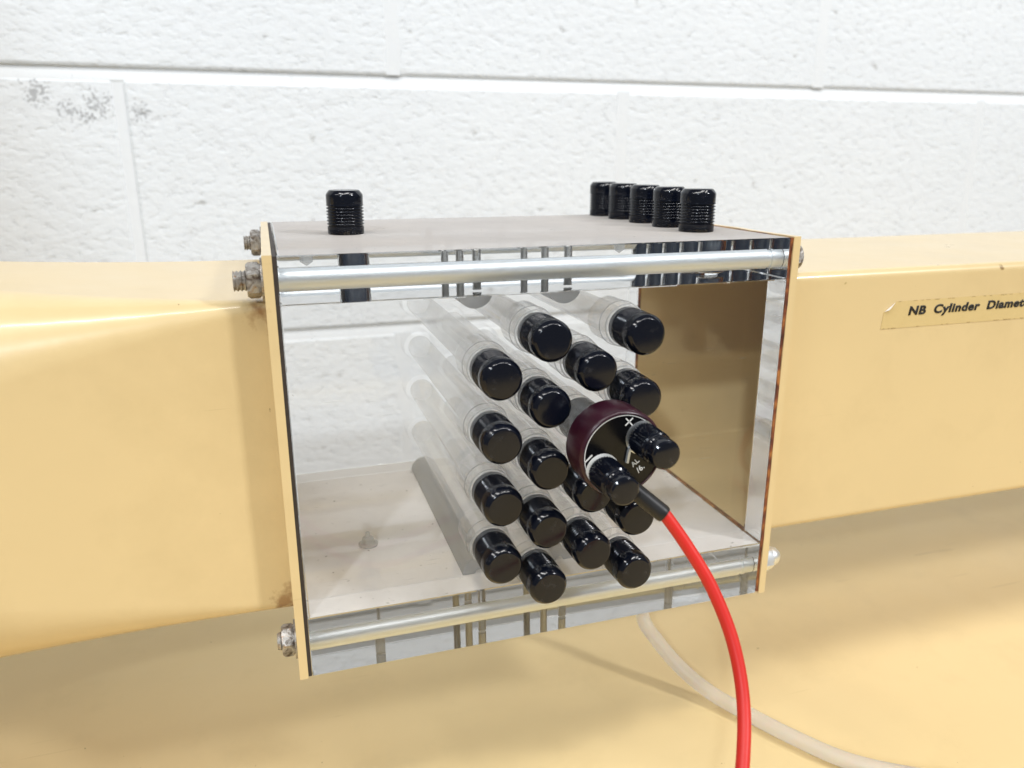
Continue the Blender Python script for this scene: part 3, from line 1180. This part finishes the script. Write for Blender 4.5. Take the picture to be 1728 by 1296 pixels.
def arc_bm(r0, r1, a0, a1, y, n=60, depth=.12, cx=HX, cz=HZ):
    bm = bmesh.new()
    L = []
    for yy in (y, y - depth):
        L.append(([bm.verts.new((cx + r0 * math.cos(a0 + (a1 - a0) * k / n), yy, cz + r0 * math.sin(a0 + (a1 - a0) * k / n))) for k in range(n + 1)],
                  [bm.verts.new((cx + r1 * math.cos(a0 + (a1 - a0) * k / n), yy, cz + r1 * math.sin(a0 + (a1 - a0) * k / n))) for k in range(n + 1)]))
    (i0, o0), (i1, o1) = L
    for k in range(n):
        bm.faces.new((i1[k], o1[k], o1[k + 1], i1[k + 1]))
        bm.faces.new((i0[k], i0[k + 1], o0[k + 1], o0[k]))
        bm.faces.new((o0[k], o0[k + 1], o1[k + 1], o1[k]))
        bm.faces.new((i0[k], i1[k], i1[k + 1], i0[k + 1]))
    for k in (0, n):
        bm.faces.new((i0[k], o0[k], o1[k], i1[k]))
    return bm


put('white_rim', to_mesh('white_rim', arc_bm(13.72, 14.0, math.radians(38), math.radians(232), FY - .02), M['white_ink']), face)
TA = math.atan2(5.2, 7.2)       # direction from one terminal to the other
ca, sa = math.cos(TA), math.sin(TA)


def on_face(a, p):              # along the terminal line, across it
    return HX + a * ca - p * sa, HZ + a * sa + p * ca


def bar(bm, a, p, L, w, ang):
    x, z = on_face(a, p)
    c, s = math.cos(ang + TA), math.sin(ang + TA)
    vs = []
    for yy in (FY - .02, FY - .14):
        for (q, e) in ((-L / 2, -w / 2), (L / 2, -w / 2), (L / 2, w / 2), (-L / 2, w / 2)):
            vs.append(bm.verts.new((x + q * c - e * s, yy, z + q * s + e * c)))
    for idx in ((4, 5, 6, 7), (3, 2, 1, 0), (0, 1, 5, 4), (1, 2, 6, 5), (2, 3, 7, 6), (3, 0, 4, 7)):
        bm.faces.new([vs[i] for i in idx])


pm = bmesh.new()
bar(pm, 8.4, 8.0, 3.7, .42, 0.12)
bar(pm, 8.4, 8.0, 3.7, .42, 0.12 + math.pi / 2)
put('plus_mark', to_mesh('plus_mark', pm, M['white_ink']), face)
mm_ = bmesh.new()
bar(mm_, -10.3, 7.0, 3.6, .5, 0.12)
put('minus_mark', to_mesh('minus_mark', mm_, M['white_ink']), face)
for body, a, p, size in (('AL', 0.35, -7.0, 2.6), ('/6.', 0.7, -10.3, 2.9)):
    x, z = on_face(a, p)
    o = put('lettering', text_mesh('lettering', body, size, M['white_ink'], 0.03, offset=0.05, spacing=1.05), None)
    o.matrix_world = face_front(o, x, FY - .06, z, TA + 0.05)
    o.parent = face
    o.matrix_parent_inverse = (Matrix.Translation(heater.location) @ face.matrix_parent_inverse).inverted()

# bare metal tag lying between the terminals
tagp = [(113.9, -57.0), (112.2, -58.6), (110.9, -61.2), (109.6, -65.6), (109.0, -69.4)]
tg = bmesh.new()
for (a, b) in zip(tagp[:-1], tagp[1:]):
    d = Vector((b[0] - a[0], b[1] - a[1]))
    nrm = Vector((-d.y, d.x)).normalized() * .42
    vs = []
    for yy in (FY - .05, FY - 1.3):
        for (q, s_) in ((a, 1), (b, 1), (b, -1), (a, -1)):
            vs.append(tg.verts.new((q[0] + s_ * nrm.x, yy, q[1] + s_ * nrm.y)))
    for idx in ((4, 5, 6, 7), (3, 2, 1, 0), (0, 1, 5, 4), (1, 2, 6, 5), (2, 3, 7, 6), (3, 0, 4, 7)):
        tg.faces.new([vs[i] for i in idx])
put('contact_tag', to_mesh('contact_tag', tg, M['tag_metal']), heater)

for sgn, hh in ((1, 0.0), (-1, 0.6)):
    tx, tz = HX + sgn * 7.2, HZ + sgn * 5.2
    term = put('terminal', to_mesh('terminal', lathe_bm([(0, 43.6), (4.3, 43.6), (4.3, 46.2), (0, 46.2)], 32, 'y', (tx, 0, tz)), M['face_black'], 40), heater)
    put('washer', to_mesh('washer', lathe_bm([(0, 43.55), (6.1, 43.55), (6.1, 43.75), (0, 43.9)], 40, 'y', (tx, 0, tz)), M['white_ink'] if sgn < 0 else M['zinc'], 40), term)
    k0 = 44.5 + hh * .3
    e = 61.5 + hh - 15.05 - k0
    kb = lathe_bm([(0, k0), (5.4, k0), (5.75, k0 + .4), (5.75, k0 + e + 7.6), (5.5, k0 + e + 8.1)]
                  + [(r, k0 + e + h) for r, h in ((4.95, 8.5), (4.85, 9.0), (5.2, 9.4), (5.2, 10.1), (4.9, 10.5), (4.85, 11), (5.15, 11.4), (5.15, 13.9), (4.9, 14.6), (4.4, 15.0), (4.2, 15.05), (0, 15.05))],
                  72, 'y', (tx, 0, tz), knurl=(k0 + .35, k0 + e + 7.65, .35))
    put('knob', to_mesh('knob', kb, M['black'], 24), term)

# ------------------------------------------------------------------ red cable and clear hose
cable = thing('cable', 'red cable with black sleeve hanging from the lower terminal of the maroon plug', 'cable', (125, -80, -150))
sl = catmull([(103.0, -48.6, -71.5), (107.5, -50.5, -75.6), (112.5, -53.6, -80.0), (117.6, -57, -84.4)], 8)
put('sleeve', to_mesh('sleeve', tube_bm(sl, lambda t: 3.05 if t < .97 else 2.75, 28), M['sleeve'], 40), cable)
cb = catmull([(116.2, -56.1, -83.2), (117.7, -57, -84.4), (124.0, -62, -94.6), (130.1, -69, -107.3), (133.8, -78, -122.8), (132.7, -88, -137.8), (125.9, -100, -150.4), (116, -112, -162), (100, -126, -176), (80, -150, -196), (50, -190, -226), (20, -260, -246), (-20, -360, BZ + 2.2), (-60, -480, BZ + 2.2)], 12)
put('wire', to_mesh('wire', tube_bm(cb, 2.2, 24), M['red'], 40), cable)

hose = thing('hose', 'milky clear plastic hose curving from under the box onto the cream bench', 'hose', (220, 0, BZ))
hp = catmull([(178.0, 72.8, -165.5), (178.4, 72.6, -190), (180.0, 70.0, -215), (184.6, 60.2, -225.3), (193.2, 47.5, -236.2), (203.4, 33.5, -243.6), (214.2, 16.0, -245.7), (225.2, -4.0, -245.7), (238.8, -24.0, -245.7), (255.5, -38.2, -245.7), (280, -52, -245.7), (340, -82, -245.7), (440, -120, -245.7), (600, -180, -245.7)], 10)
put('hose_tube', to_mesh('hose_tube', tube_bm(hp, 3.8, 28), M['hose'], 40), hose)
